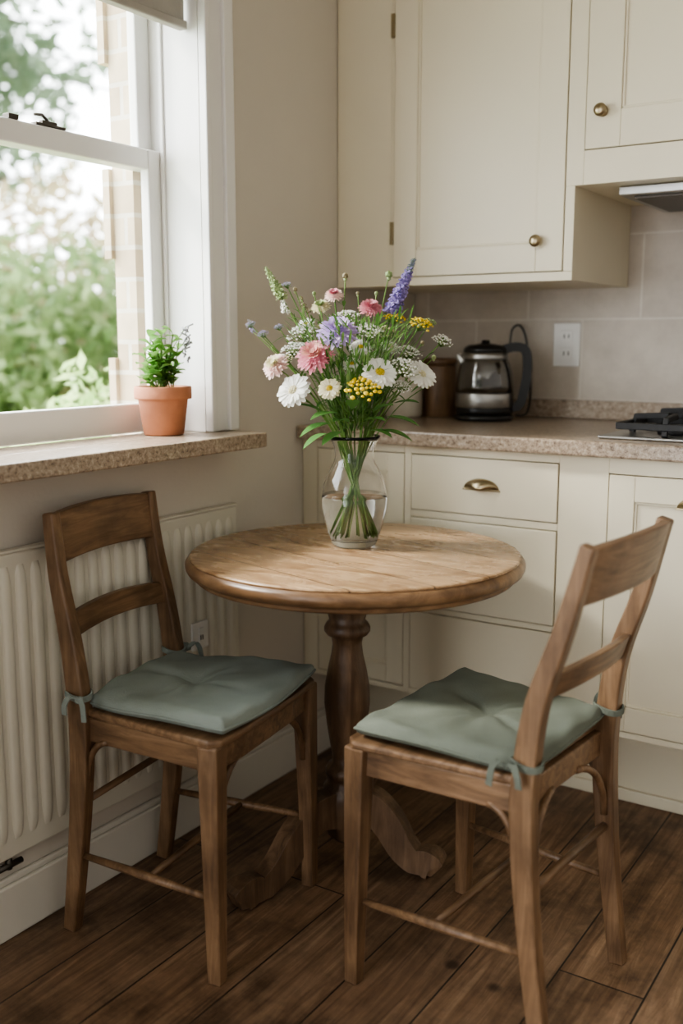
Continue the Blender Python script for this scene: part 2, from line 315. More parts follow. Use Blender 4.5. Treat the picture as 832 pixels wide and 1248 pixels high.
def cup_pull(name,x,z,yf,parent,w=.09):
    V=[];F=[];nu,nv=14,7
    for j in range(nv+1):
        b=math.pi/2*j/nv
        for i in range(nu+1):
            a=math.pi*i/nu
            xx=-math.cos(a)*w/2*(.35+.65*math.cos(b)) ; zz=math.sin(a)*.5*.034*2*math.cos(b)*.9
            yy=-.024*math.sin(b)*max(0,math.sin(a))**.6
            V.append((x+xx,yf+yy-.001,z-.012+zz*.9))
    for j in range(nv):
        for i in range(nu):
            a=j*(nu+1)+i; F.append((a,a+1,a+nu+2,a+nu+1))
    o=mesh_obj(name,V,F,M_brass,parent,smooth=True); s=o.modifiers.new('s','SOLIDIFY'); s.thickness=.002
    boxes(name+'_plate',[(x-w/2-.003,x+w/2+.003,yf-.002,yf,z-.016,z-.011)],M_brass,parent,.0008)
    return o
def knob(name,x,z,yf,parent,r=.0155):
    prof=[(.005,0),(.005,.012),(r*.8,.016),(r,.021),(r*.92,.026),(r*.5,.029),(.001,.030)]
    o=lathe(name,prof,M_brass,parent,seg=20); o.rotation_euler=(math.pi/2,0,0); o.location=(x,yf,z); 
    o2=lathe(name+'_rose',[(r*.85,0),(r*.8,.003),(.005,.004)],M_brass,parent,seg=20); o2.rotation_euler=(math.pi/2,0,0); o2.location=(x,yf,z)
base=empty('base_cabinets')
YF=-.642; PZ=.27; CT=.938
XR=2.6
boxes('base_carcass',[(0.002,XR,YF+.026,-.001,PZ,CT-.001)],M_cab,base,0)
ff=[(0.002,.05,YF,YF+.026,PZ,CT),(.325,.345,YF,YF+.026,PZ,CT),(.745,.865,YF,YF+.026,PZ,CT),(1.30,1.34,YF,YF+.026,PZ,CT),(1.78,XR,YF,YF+.026,PZ,CT)]
for a,b in ((.05,.325),(.345,.745),(.865,1.30),(1.34,1.78)): ff+=[(a,b,YF,YF+.026,CT-.022,CT),(a,b,YF,YF+.026,PZ,PZ+.015)]
ff+=[(.345,.745,YF,YF+.026,.752,.770),(.345,.745,YF,YF+.026,.500,.515)]
boxes('base_face_frame',ff,M_cab,base,.0015)
dr=Acc()
slab_door(dr,.05,.325,PZ+.015,CT-.022,YF,.05)
slab_door(dr,.345,.745,.770,CT-.022,YF-.003,.02,.004,.026,False)
slab_door(dr,.345,.745,.515,.752,YF-.003,.02,.004,.026,False)
slab_door(dr,.345,.745,PZ+.015,.500,YF-.003,.02,.004,.026,False)
slab_door(dr,.865,1.30,PZ+.015,.90,YF-.002,.06)
slab_door(dr,1.34,1.78,PZ+.015,.90,YF-.002,.06)
dr.obj('base_doors',M_cab,base,bevel=.002)
boxes('base_mid_rail',[(.865,1.30,YF,YF+.026,.90,.918),(1.34,1.78,YF,YF+.026,.90,.918)],M_cab,base,.001)
cup_pull('cup_pull_a',.545,.85,YF-.003,base,.096); cup_pull('cup_pull_b',1.068,.845,YF-.002,base); cup_pull('cup_pull_c',1.56,.845,YF-.002,base)
boxes('plinth',[(0.002,XR,-.395,-.02,0.001,PZ),(0.002,XR,-.407,-.395,0.001,.035)],M_cab,base,.004)
boxes('kitchen_counter',[(0.002,XR,-.672,-.012,CT,.975)],M_gran,None,.005)
boxes('counter_upstand',[(0.002,XR,-.03,-.0108,.9755,1.03)],M_gran,None,.003)

up=empty('upper_cabinets'); YU=-.464
boxes('upper_carcass_tall',[(0.002,.69,YU+.026,-.011,1.352,ZC-.001)],M_cab,up,.001)
boxes('upper_carcass_hood',[(.691,2.0,YU+.026,-.011,1.575,ZC-.001)],M_cab,up,.001)
f2=[(.002,.182,YU,YU+.026,1.35,ZC-.001),(.182,.692,YU,YU+.026,1.35,1.372),(.668,.712,YU,YU+.026,1.575,ZC-.001),(.668,.692,YU,YU+.026,1.372,1.575),
    (.712,1.26,YU,YU+.026,1.575,1.655),(1.26,1.30,YU,YU+.026,1.575,ZC-.001),(1.30,2.0,YU,YU+.026,1.575,1.655),(.182,2.0,YU,YU+.026,2.38,ZC-.001)]
boxes('upper_face_frame',f2,M_cab,up,.0015)
ud=Acc(); slab_door(ud,.182,.668,1.372,2.38,YU-.003,.07); slab_door(ud,.712,1.26,1.655,2.38,YU-.003,.085); slab_door(ud,1.30,1.9,1.655,2.38,YU-.003,.085)
ud.obj('upper_doors',M_cab,up,bevel=.002)
boxes('filler_bead',[(.172,.176,YU-.003,YU,1.352,ZC-.002)],M_cab,up,.001)
knob('knob_a',.60,1.448,YU+.002,up); knob('knob_b',.755,1.740,YU-.003,up)
boxes('hinges',[(.174,.184,YU-.007,YU,1.46,1.52),(.174,.184,YU-.007,YU,1.99,2.05)],M_brass,up,.001)
hd=empty('extractor_hood'); boxes('hood_body',[(.78,1.42,-.40,-.02,1.552,1.574)],M_steel,hd,.003)
boxes('hood_filter',[(.81,1.12,-.37,-.06,1.546,1.552),(1.13,1.39,-.37,-.06,1.546,1.552)],M_darkmetal,hd,.001)

sk=empty('electric_outlet'); boxes('outlet_plate',[(.475,.558,-.016,-.0107,1.128,1.255)],M_plastic,sk,.003)
boxes('outlet_sockets',[(.498,.535,-.018,-.016,1.198,1.233),(.498,.535,-.018,-.016,1.148,1.183)],M_plastic,sk,.002)
boxes('outlet_slots',[(a,a+.003,-.0185,-.018,z,z+.012) for a in (.508,.522) for z in (1.210,1.160)],M_black,sk,0)

# hob
hob=empty('gas_hob'); boxes('hob_plate',[(.82,1.42,-.60,-.12,.9755,.983)],M_steel,hob,.003)
ia=Acc()
for cx,cy in ((.97,-.47),(.97,-.24),(1.27,-.47),(1.27,-.24)):
    for sx,sy in ((1,0),(-1,0),(0,1),(0,-1)):
        ia.add(sweep_vf([(cx+sx*.108,cy+sy*.108,.984),(cx+sx*.10,cy+sy*.10,1.022),(cx+sx*.02,cy+sy*.02,1.026)],.013,.015))
    ia.add(boxvf(cx-.11,cx+.11,cy-.115,cy-.103,.998,1.014)); ia.add(boxvf(cx-.11,cx+.11,cy+.103,cy+.115,.998,1.014))
    ia.add(boxvf(cx-.115,cx-.103,cy-.11,cy+.11,.998,1.014)); ia.add(boxvf(cx+.103,cx+.115,cy-.11,cy+.11,.998,1.014))
ia.obj('hob_grates',M_iron,hob,bevel=.002)
for i,(cx,cy) in enumerate(((.97,-.47),(.97,-.24),(1.27,-.47),(1.27,-.24))):
    lathe('burner_%d'%i,[(.045,.983),(.045,.992),(.035,.996),(.034,1.004),(.001,1.005)],M_iron,hob,24,(cx,cy,0))

# kettle
kt=empty('electric_kettle',(.350,-.22,.9755),math.radians(20))
M_kglass=thin_glass('kettle_glass',(.60,.58,.55),.95,.26,.08,(.2,.2,.2))
lathe('kettle_base',[(.080,0),(.085,.004),(.085,.014),(.076,.018)],M_black,kt)
lathe('kettle_band',[(.080,.019),(.083,.022),(.083,.036),(.082,.038)],M_black,kt)
lathe('kettle_steel_ring',[(.083,.0385),(.084,.040),(.083,.076),(.082,.079)],M_steel,kt)
lathe('kettle_jug',[(.082,.079),(.082,.10),(.078,.135),(.070,.165),(.060,.188),(.058,.186),(.068,.163),(.076,.134),(.080,.10),(.080,.080)],M_kglass,kt)
lathe('kettle_top_band',[(.066,.176),(.067,.178),(.0635,.192),(.061,.194)],M_steel,kt)
lathe('kettle_lid',[(.061,.1945),(.063,.196),(.061,.206),(.050,.214),(.02,.219),(.012,.220),(.012,.228),(.001,.230)],M_black,kt)
sweep('kettle_handle',smooth_path([(.055,0,.203),(.085,0,.210),(.114,0,.200),(.121,0,.15),(.114,0,.09),(.101,0,.045),(.080,0,.04)],6),.026,.024,M_black,kt,up=(0,1,0),bevel=.005)
sweep('kettle_spout',[(-.06,0,.165),(-.08,0,.19)],[.05,.03],[.02,.012],M_steel,kt,up=(0,0,1),bevel=.003)
sweep('kettle_cord',smooth_path([(.09,.03,.012),(.12,.08,.02),(.125,.13,.10),(.11,.15,.22),(.09,.155,.27),(.065,.155,.26),(.06,.15,.20)],8),.007,.007,M_black,kt,round_=True)
cb=empty('wooden_canister',(.17,-.16,.9755)); lathe('canister_body',[(.050,0),(.052,.004),(.052,.15),(.05,.155)],W_box,cb); lathe('canister_lid',[(.054,.156),(.054,.17),(.05,.176),(.001,.177)],W_box,cb)
c2=empty('ceramic_jar',(.10,-.25,.9755)); lathe('jar_body',[(.048,0),(.055,.01),(.056,.10),(.05,.12),(.046,.125)],M_cream,c2); lathe('jar_lid',[(.05,.126),(.05,.134),(.03,.14),(.012,.145),(.012,.158),(.001,.16)],M_cream,c2)

# ------------------------------------------------------------ round table
TX,TY=.435,-1.059
tb=empty('round_pedestal_table',(TX,TY,0))
R=.374
lathe('table_top',[(.001,.735),(R-.012,.735),(R-.009,.7375),(R-.010,.7405),(R-.014,.742),(R-.02,.7425),(.001,.7425)],M_top,tb,128,close=False)
lathe('table_rim',[(.001,.690),(R-.03,.690),(R-.022,.692),(R-.017,.698),(R-.020,.7035),(R-.012,.7045),(R-.004,.709),(R,.717),(R,.726),(R-.004,.7325),(R-.010,.7365),(R-.02,.7365)],W_rim,tb,128,close=False)
lathe('table_under_rim',[(.001,.680),(R-.07,.680),(R-.06,.684),(R-.06,.691)],W_ped,tb,64,close=False)
lathe('pedestal_column',[(.10,.680),(.10,.669),(.05,.665),(.045,.655),(.044,.60),(.040,.585),(.047,.578),(.052,.568),(.052,.560),(.046,.552),(.036,.546),(.033,.53),(.036,.505),(.044,.47),(.051,.43),(.052,.39),(.047,.345),(.040,.30),(.035,.27),(.034,.25),(.044,.243),(.050,.233),(.050,.222),(.043,.213),(.046,.20),(.055,.19),(.058,.17),(.058,.11),(.050,.10),(.045,.075),(.03,.06),(.001,.058)],W_ped,tb,48,(-.014,-.010,0),close=False)
for i,(an,ln) in enumerate(((-106,.32),(14,.215),(134,.28))):
    a=math.radians(an); d=Vector((math.cos(a),math.sin(a),0)); o=Vector((-.014,-.010,0))
    rs=[(.035,.145),(.09,.150),(.15,.115),(.20,.062),(.245,.034),(.275,.036),(.30,.030),(.32,.022)]
    pth=smooth_path([o+d*(r*ln/.32)+Vector((0,0,z)) for r,z in rs],5)
    n=len(pth); hh=[];ww=[]
    for k in range(n):
        t=k/(n-1); hh.append(.085*(1-t)+.034*t if t<.6 else (.050+.016*math.sin((t-.6)/.4*math.pi))*(1-max(0,(t-.93)/.07)*.35)); ww.append(.046-.010*t+.012*math.exp(-((t-.9)/.1)**2))
    pth=[Vector((p.x,p.y,max(p.z,h/2+.001))) for p,h in zip(pth,hh)]
    sweep('foot_%d'%(i+1),pth,ww,hh,W_feet,tb,bevel=.008)

# ------------------------------------------------------------ chairs
def chair(loc,rz,lean,mcush,name='dining_chair',ztop=.872,hf=.195,cx=0.0,DX=.177):
    c=empty(name,loc,rz)
    HF,HB=hf,.165; ZS=.484
    for i,s in enumerate((1,-1)):
        p=[(DX,s*HF,0.0),(DX-.002,s*(HF-.002),.2),(DX-.006,s*(HF-.008),.472)]
        V=[];F=[]
        w=[.029,.034,.043]
        for (x,y,z),q in zip(p,w):
            for a,b in ((-1,-1),(1,-1),(1,1),(-1,1)): V.append((x+a*q/2,y+b*q/2,z))
        for j in range(2):
            for k in range(4): l=(k+1)%4; F.append((j*4+k,j*4+l,j*4+4+l,j*4+4+k))
        F+= [(3,2,1,0),(8,9,10,11)]
        mesh_obj('front_leg_%d'%(i+1),V,F,W_z,c,bevel=.004)
    def postx(z):
        zs=[0,.12,.25,.40,.50,.62,.75,.86]; xs=[-DX-.005,-DX+.012,-DX+.028,-DX+.040,-DX+.038,-DX+.022,-DX-.005+lean*.4,-DX-.02+lean]
        return float(np.interp(z,zs,xs))
    for i,s in enumerate((1,-1)):
        pts=[(postx(z),s*(HB if z<.5 else HB-.006*(z-.5)/.4),z) for z in (0,.12,.25,.40,.50,.62,.75,ztop)]
        pth=smooth_path(pts,4); n=len(pth); dd=[];ww=[]
        for k in range(n):
            z=pth[k].z; dd.append(float(np.interp(z,[0,.2,.42,.55,.872],[.030,.036,.044,.040,.026]))); ww.append(float(np.interp(z,[0,.45,.872],[.029,.031,.026])))
        V,F=sweep_vf(pth,ww,dd,up=(1,0,0))
        mesh_obj('back_post_%d'%(i+1),V,F,W_z,c,bevel=.004)
    def crail(nm,z0,z1,th,bow,arch):
        V=[];F=[];n=16;W=HB-.004
        for i in range(n+1):
            t=-1+2*i/n; yy=t*W
            for z,e in ((z0,0),(z1,1)):
                xx=postx(z)-bow*(1-t*t); zz=z+arch*(1-t*t)*(1 if e else .9)
                V.append((xx-th/2,yy,zz)); V.append((xx+th/2,yy,zz))
        for i in range(n):
            a=i*4; b=a+4
            F+=[(a,b,b+1,a+1),(a+2,a+3,b+3,b+2),(a,a+2,b+2,b),(a+1,b+1,b+3,a+3)]
        F+=[(0,1,3,2),(n*4,n*4+2,n*4+3,n*4+1)]
        mesh_obj(nm,V,F,W_y,c,bevel=.003,smooth=False)
    bw=.026 if lean<0 else .012
    crail('crest_rail',ztop-.102,ztop-.004,.020,bw,.008)
    crail('back_rail',.622,.667,.017,bw,.012)
    def trap(nm,xf,xb,hf,hb,z0,z1,mat,bev):
        outline=[(xb,-hb),(xf-.02,-hf),(xf,-hf+.02)]+[(xf+.006,t*hf*.5) for t in (-1,0,1)]+[(xf,hf-.02),(xf-.02,hf),(xb,hb)]
        n=len(outline)
        V=[(x,y,z0) for x,y in outline]+[(x,y,z1) for x,y in outline]
        F=[tuple(range(n))[::-1],tuple(range(n,2*n))]+[(i,(i+1)%n,n+(i+1)%n,n+i) for i in range(n)]
        return mesh_obj(nm,V,F,mat,c,bevel=bev)
    trap('seat_apron',DX+.005,-DX+.045,HF+.0,HB+.0,.418,.468,W_x,.003)
    trap('seat',DX+.018,-DX+.055,HF+.014,HB+.002,.468,ZS,W_y,.005)
    ac=Acc()
    def bracket(px,py,dx,dy,z0=.305,zt=.424,ln=.10):
        pts=[]
        for k in range(9):
            a=math.pi/2*k/8
            pts.append((px+dx*ln*(1-math.cos(a)),py+dy*ln*(1-math.cos(a)),z0+(zt-z0)*math.sin(a)))
        ac.add(sweep_vf(pts,.014,.014,up=(dy,dx,0),round_=True,seg=8))
    for s in (1,-1):
        bracket(DX-.004,s*(HF-.022),0,-s)
        bracket(postx(.3)+.02,s*HB,1,s*.05,.335,.424,.055)
        bracket(postx(.29),s*(HB-.016),0.15,-s)
    ac.obj('corner_braces',W_z,c,smooth=True)
    st=Acc()
    for s in (1,-1): st.add(sweep_vf([(DX-.01,s*(HF-.006),.165),(0,s*(HF+HB)/2-s*.004,.168),(postx(.17),s*HB,.17)],[.013,.019,.013],[.013,.019,.013],round_=True,seg=10))
    st.add(sweep_vf([(.02,.18,.168),(.02,0,.168),(.02,-.18,.168)],[.012,.017,.012],[.012,.017,.012],round_=True,seg=10))
    st.add(sweep_vf([(postx(.28),HB,.28),(postx(.28),-HB,.28)],.016,.016,round_=True,seg=10))
    st.obj('stretchers',W_y,c,smooth=True)
    n=72; V=[];F=[];rs=random.Random(int(loc[0]*1000))
    ph=[rs.uniform(0,6.28) for _ in range(8)]
    def pos(u,v,side):
        k=.14; uu=u*(1-k*.5*v*v*abs(u)**3); vv=v*(1-k*.5*u*u*abs(v)**3)
        x=.024+cx+uu*.178; hw=(HB+.0)+(HF-HB+.008)*(uu+1)/2; yy=vv*hw
        e=max(abs(u),abs(v)); d=1-e
        prof=(1-(1-min(1,d/.16))**2.4)**.5 if d>0 else 0
        rr=math.hypot(x-.02,yy); an=math.atan2(yy,x-.02)
        z=.018*prof
        if side>0:
            z+=.003*prof*math.cos(u*1.3)*math.cos(v*1.3)
            z-=.014*math.exp(-(rr/.032)**2)
            z-=.0065*math.exp(-((rr-.075)/.06)**2)*(max(0,math.sin(an*3+ph[0]))**4+max(0,math.sin(an*4+ph[5]))**6)
            z+=.0026*math.sin(38*x+9*yy+ph[1])*math.sin(30*yy+ph[2])*prof
            z+=.0014*math.sin(90*x-40*yy+ph[3])*prof*(1-d)
            z+=.0024*math.sin(60*yy+25*x+ph[6])*math.exp(-((d-.1)/.10)**2)
        else: z=-.014*prof
        lift=.005*math.sin(an*3+ph[4])*e**3
        return (x,yy,ZS+.0165+z+lift)
    for side in (1,-1):
        for i in range(n+1):
            for j in range(n+1): V.append(pos(-1+2*i/n,-1+2*j/n,side))
    m=(n+1)**2
    for i in range(n):
        for j in range(n):
            a=i*(n+1)+j; F.append((a,a+1,a+n+2,a+n+1)); F.append((m+a,m+a+n+1,m+a+n+2,m+a+1))
    o=mesh_obj('seat_cushion',V,F,mcush,c,smooth=True)
    bm=bmesh.new(); bm.from_mesh(o.data); bmesh.ops.remove_doubles(bm,verts=bm.verts,dist=.00005); bmesh.ops.recalc_face_normals(bm,faces=bm.faces); bm.to_mesh(o.data); bm.free()
    ed=[]
    for j in range(n+1): ed.append(pos(1,-1+2*j/n,-1))
    for i in range(n-1,-1,-1): ed.append(pos(-1+2*i/n,1,-1))
    for j in range(n-1,-1,-1): ed.append(pos(-1,-1+2*j/n,-1))
    for i in range(1,n+1): ed.append(pos(-1+2*i/n,-1,-1))
    sweep('cushion_piping',ed,.0055,.0055,mcush,c,round_=True,seg=6)
    ta=Acc()
    for s in (1,-1):
        bx,by=postx(.5),s*HB; z=.512
        ring=[(bx+.028*math.cos(a),by+.021*math.sin(a),z+.003*math.sin(2*a)) for a in [2*math.pi*k/20 for k in range(21)]]
        ta.add(sweep_vf(ring,.004,.012,up=(0,0,1)))
        kx,ky=bx+.02*1,by+s*.024
        ta.add(sweep_vf([(kx-.006,ky,z-.006),(kx,ky+s*.004,z),(kx+.006,ky,z+.006)],[.008,.018,.008],[.008,.016,.008],round_=True))
        ta.add(sweep_vf(smooth_path([(kx,ky,z),(kx+.012,ky+s*.014,z+.010),(kx+.022,ky+s*.018,z-.004),(kx+.026,ky+s*.02,z-.035)],4),.003,.012,up=(1,0,0)))
        ta.add(sweep_vf(smooth_path([(kx,ky,z),(kx-.014,ky+s*.012,z+.006),(kx-.024,ky+s*.016,z-.010),(kx-.026,ky+s*.014,z-.03)],4),.003,.012,up=(1,0,0)))
        ta.add(sweep_vf([(kx,ky-s*.004,z),(-DX+.045,s*(HB-.012),.503),(-DX+.07+cx,s*(HB-.03),.502)],.012,.004,up=(0,0,1)))
    ta.obj('cushion_ties',mcush,c,bevel=.001)
    return c
chair((.252,-1.418,0),math.radians(8),.004,M_sage,cx=.012,DX=.182)
chair((.875,-1.257,0),math.radians(175),-.035,M_sage_shaded,'dining_chair.001',.890,.20,DX=.184)

# ------------------------------------------------------------ vase + bouquet
VX,VY,VZ=.402,-1.010,.7428
vs=empty('glass_vase',(VX,VY,VZ))
M_vase=real_glass('vase_glass',(1,1,1),1.38)
outer=[(.001,0),(.044,0),(.050,.004),(.053,.012),(.064,.045),(.072,.08),(.0745,.11),(.071,.138),(.059,.168),(.047,.190),(.0435,.206),(.046,.225),(.053,.24),(.0585,.2495)]
inner=[(.0572,.2505),(.0515,.241),(.0445,.2255),(.042,.206),(.0455,.189),(.0575,.167),(.0695,.1375),(.0730,.11),(.0705,.08),(.0625,.045),(.051,.016),(.001,.013)]
lathe('vase_body',outer+inner,M_vase,vs,64,close=False)
lathe('vase_water',[(.001,.0128),(.0513,.0158),(.0628,.045),(.0708,.08),(.0733,.11),(.0725,.118),(.001,.118)],real_glass('vase_water',(.985,.995,.98),1.33),vs,64,close=False)

Rv=Vector((.8397,.5430,0)); Cv=Vector((.5430,-.8397,0)); S=.00188
def head(u,v,d): return Vector((VX,VY,VZ))+Rv*((u-433)*S)+Vector((0,0,(662-v)*S))+Cv*d
bq=empty('wildflower_bouquet',(0,0,0))
A={}
def acc(k):
    if k not in A: A[k]=Acc()
    return A[k]
def frame(n):
    n=n.normalized(); a=n.cross(Vector((0,0,1)))
    if a.length<.01: a=Vector((1,0,0))
    a.normalize(); b=n.cross(a); return a,b,n
def petal(k,c,fr,ang,r0,L,w,tilt,curl=0):
    a,b,n=fr; d=a*math.cos(ang)+b*math.sin(ang); s=-a*math.sin(ang)+b*math.cos(ang)
    V=[]
    for t,ww in ((0,.35),(.4,.85),(.78,1),(1,.45)):
        tl=tilt+curl*t; p=c+d*(r0+L*t*math.cos(tl))+n*(L*t*math.sin(tl))
        V+= [p-s*w*ww/2+n*w*.08,p-n*w*.03*(1-t),p+s*w*ww/2+n*w*.08]
    F=[]
    for i in range(3):
        for j in range(2): q=i*3+j; F.append((q,q+1,q+4,q+3))
    acc(k).add((V,F))
ICO=None
def ball(k,c,r,sq=1.0,nn=None):
    global ICO
    if ICO is None:
        bm=bmesh.new(); bmesh.ops.create_icosphere(bm,subdivisions=1,radius=1); ICO=([v.co.copy() for v in bm.verts],[tuple(v.index for v in f.verts) for f in bm.faces]); bm.free()
    nn=nn or Vector((0,0,1))
    acc(k).add(([c+(v-nn*(v.dot(nn))*(1-sq))*r for v in ICO[0]],ICO[1]))
def daisy(c,n,r,k='white',kc='yellow',np_=18,layers=1):
    fr=frame(n)
    for l in range(layers):
        for i in range(np_):
            a=2*math.pi*(i+.5*l)/np_+random.uniform(-.06,.06)
            petal(k,c+fr[2]*.001*l,fr,a,r*.18,r*.82*(1-.15*l)*random.uniform(.90,1.05),2*math.pi*r/np_*.95,.10+.25*l+random.uniform(-.12,.12),-.25)
    for i in range(40):
        q=math.sqrt(i/40)*r*.27; a=i*2.4; ball(kc,c+fr[0]*q*math.cos(a)+fr[1]*q*math.sin(a)+fr[2]*(r*.12*(1-(q/(r*.27))**2)+.001),r*.045)
def pom(c,n,r,k,k2=None,layers=7):
    fr=frame(n)
    for l in range(layers):
        t=l/(layers-1); m=int(24-10*t)
        for i in range(m):
            a=2*math.pi*i/m+l*.37+random.uniform(-.12,.12)
            petal(k2 if (k2 and t>.6) else k,c+fr[2]*r*.06*l,fr,a,r*.08,r*(1-.62*t)*random.uniform(.82,1.08),r*.22,.05+1.05*t,-.15)
    for i in range(16):
        q=math.sqrt(i/16)*r*.18; a=i*2.4; ball(k2 or k,c+fr[0]*q*math.cos(a)+fr[1]*q*math.sin(a)+fr[2]*r*.5,r*.06)
def umbel(c,n,r,k,m=45,br=.10,dome=.45):
    fr=frame(n)
    for i in range(m):
        q=math.sqrt((i+.5)/m)*r*random.uniform(.85,1.1); a=i*2.39996
        p=c+fr[0]*q*math.cos(a)+fr[1]*q*math.sin(a)+fr[2]*(r*dome*(1-(q/r)**2)+random.uniform(-.003,.003))
        ball(k,p,r*br*random.uniform(.7,1.25),.7,fr[2])
        if i%3==0: acc('stem').add(sweep_vf([c-fr[2]*r*.6,p],.0011,.0011,round_=True,seg=4))
def spike(p0,p1,k,k2,r=.012,m=80):
    p0=Vector(p0);p1=Vector(p1); ax=(p1-p0); fr=frame(ax)
    for i in range(m):
        t=i/m; a=i*2.4; rr=r*(1-.75*t**1.5)
        p=p0+ax*t+(fr[0]*math.cos(a)+fr[1]*math.sin(a))*rr*.6
        ball(k if t<.75 else k2,p,rr*.34,.8)
        if i%2==0:
            f2=frame((fr[0]*math.cos(a)+fr[1]*math.sin(a))+fr[2]*.4)
            for q in range(3): petal(k if t<.8 else k2,p,f2,q*2.1+a,.0005,rr*.75,rr*.5,.5)
    acc('stem').add(sweep_vf([p0,p1],.0022,.0012,round_=True,seg=5))
def stem(hd_,hw=.0016,spread=1):
    h=Vector(hd_); off=Vector((h.x-VX,h.y-VY,0)); L=off.length; dr_=off.normalized() if L>.001 else Vector((1,0,0))
    j=Vector((random.uniform(-.010,.010),random.uniform(-.010,.010),0))
    neck=Vector((VX,VY,VZ+.208))+dr_*min(.022,.016+.1*L*.2)+j
    bot=Vector((VX,VY,VZ+.02+random.uniform(0,.015)))-dr_*random.uniform(.022,.043)-j*.6
    mid=neck+(h-neck)*.45+Vector((0,0,.03))+j*.5
    pth=smooth_path([bot,neck,mid,h],7)
    acc('stem').add(sweep_vf(pth,hw*2,hw*2,round_=True,seg=6)); return pth
def leaf(p,d,L,w,k='leaf',droop=.5):
    d=Vector(d).normalized(); s=d.cross(Vector((0,0,1))).normalized(); V=[];F=[]; m=6
    for i in range(m+1):
        t=i/m; ww=w*math.sin(math.pi*min(1,t*.96+.04))**.8*.5; q=p+d*L*t+Vector((0,0,-droop*L*t*t))
        V+=[q-s*ww+Vector((0,0,ww*.35)),q,q+s*ww+Vector((0,0,ww*.35))]
    for i in range(m):
        for j in range(2): a=i*3+j; F.append((a,a+1,a+4,a+3))
    acc(k).add((V,F))
def nrm(h,up=.35,cam=.7): 
    o=(h-Vector((VX,VY,VZ+.28))).normalized(); return (o*.7+Cv*cam+Vector((0,0,up))).normalized()
FL=[('pom',387,436,.075,.041,'pink','pinkc'),('pom',413,409,.055,.044,'lav','lav'),('daisy',362,474,.06,.042,'white','cream'),
('daisy',461,453,.085,.040,'white','yellow'),('daisy',404,471,.09,.027,'cream','yellow'),('daisy',511,456,.03,.037,'white','cream'),
('pom',341,447,.02,.031,'palepink','cream'),('pom',451,381,.01,.027,'pink2','pink2'),('pom',409,366,.0,.021,'palepink','pink2'),('pom',393,379,-.02,.022,'cream','green2'),
('umb',443,471,.10,.040,'yellow',0),('umb',480,392,.0,.024,'yellow',0),('umb',509,399,.02,.026,'yellow',0),('umb',521,397,-.03,.018,'green2',0),
('umb',491,449,.05,.036,'white',1),('umb',372,409,-.02,.036,'white',1),('umb',361,428,.01,.028,'white',1),('umb',449,408,.02,.034,'white',1),('umb',536,418,-.01,.024,'white',1),
('umb',467,408,-.04,.030,'cream',1),('daisy',440,425,.03,.026,'white','yellow'),('umb',425,390,-.04,.03,'white',1),('umb',497,432,-.03,.030,'white',1),
('daisy',375,398,-.05,.022,'white','yellow'),('umb',325,410,-.02,.014,'lav2',1),('umb',310,399,-.03,.012,'lav2',1),('umb',343,402,-.04,.012,'lav2',1),('umb',487,470,.04,.022,'white',1),
('umb',398,404,-.05,.026,'cream',1),('daisy',476,425,-.04,.024,'white','cream'),('umb',352,440,-.04,.022,'cream',1),('umb',380,425,-.05,.03,'white',1),('daisy',430,445,-.02,.026,'white','yellow'),
('bud',422,343,-.01,.0075,'budc',0),('bud',473,341,-.02,.009,'green2',0),('bud',363,358,-.03,.006,'budc',0),('bud',528,437,-.04,.006,'green2',0),('umb',353,353,-.04,.012,'lav2',1),('bud',370,368,-.04,.005,'budc',0),
('bud',437,362,-.05,.005,'budc',0),('bud',459,362,-.05,.005,'green2',0),('bud',335,425,-.05,.005,'green2',0),('bud',520,470,-.02,.005,'green2',0),('bud',385,362,-.05,.005,'green2',0),('bud',515,420,-.06,.005,'budc',0)]
for t,u,v,d,r,k,k2 in FL:
    h=head(u,v,d); n=nrm(h)
    if t=='daisy': daisy(h,n,r,k,k2,20,2)
    elif t=='pom': pom(h,n,r,k,k2)
    elif t=='umb': umbel(h,(n+Vector((0,0,.8))).normalized(),r,k,44 if k2==0 else 80,.13 if k2==0 else .085)
    else: ball(k,h,r); 
    ball('green2',h-n*r*.2 if t!='bud' else h-Vector((0,0,r)),r*.22 if t!='bud' else r*.6)
    pth=stem(h-n*r*.15,.0017 if r>.02 else .0012)
    for _ in range(3):
        q=pth[random.randint(12,18)]; a=random.uniform(0,6.28); leaf(q,(math.cos(a),math.sin(a),.9),random.uniform(.03,.06),random.uniform(.004,.009),'leaf',.3)
sp0=head(476,386,-.01); sp1=head(503,322,-.03); spike(sp0,sp1,'blue','blue2',.018,120); stem(sp0,.002)
sp0=head(348,368,-.02); sp1=head(328,332,-.03); spike(sp0,sp1,'green2','green2',.013,70); stem(sp0,.0018)
sp0=head(352,385,-.01); sp1=head(347,366,-.02); spike(sp0,sp1,'white','green2',.009,30)
sp0=head(312,407,-.05); sp1=head(306,392,-.05); spike(sp0,sp1,'lav2','lav2',.007,24); stem(sp0,.001)
sp0=head(377,385,.02); sp1=head(369,366,.0); spike(sp0,sp1,'budc','budc',.008,26); stem(sp0,.001)
for i in range(1100):
    a=random.uniform(0,6.28); z=random.uniform(.258,.50); rr=(.028+(z-.25)*.52)*math.sqrt(random.uniform(.05,1))
    p=Vector((VX+rr*math.cos(a),VY+rr*math.sin(a),VZ+z))
    leaf(p,(math.cos(a)*.7+random.uniform(-.5,.5),math.sin(a)*.7+random.uniform(-.5,.5),random.uniform(.3,1.8)),random.uniform(.022,.055),random.uniform(.0025,.007),random.choice(['leaf','leaf2']),.2)
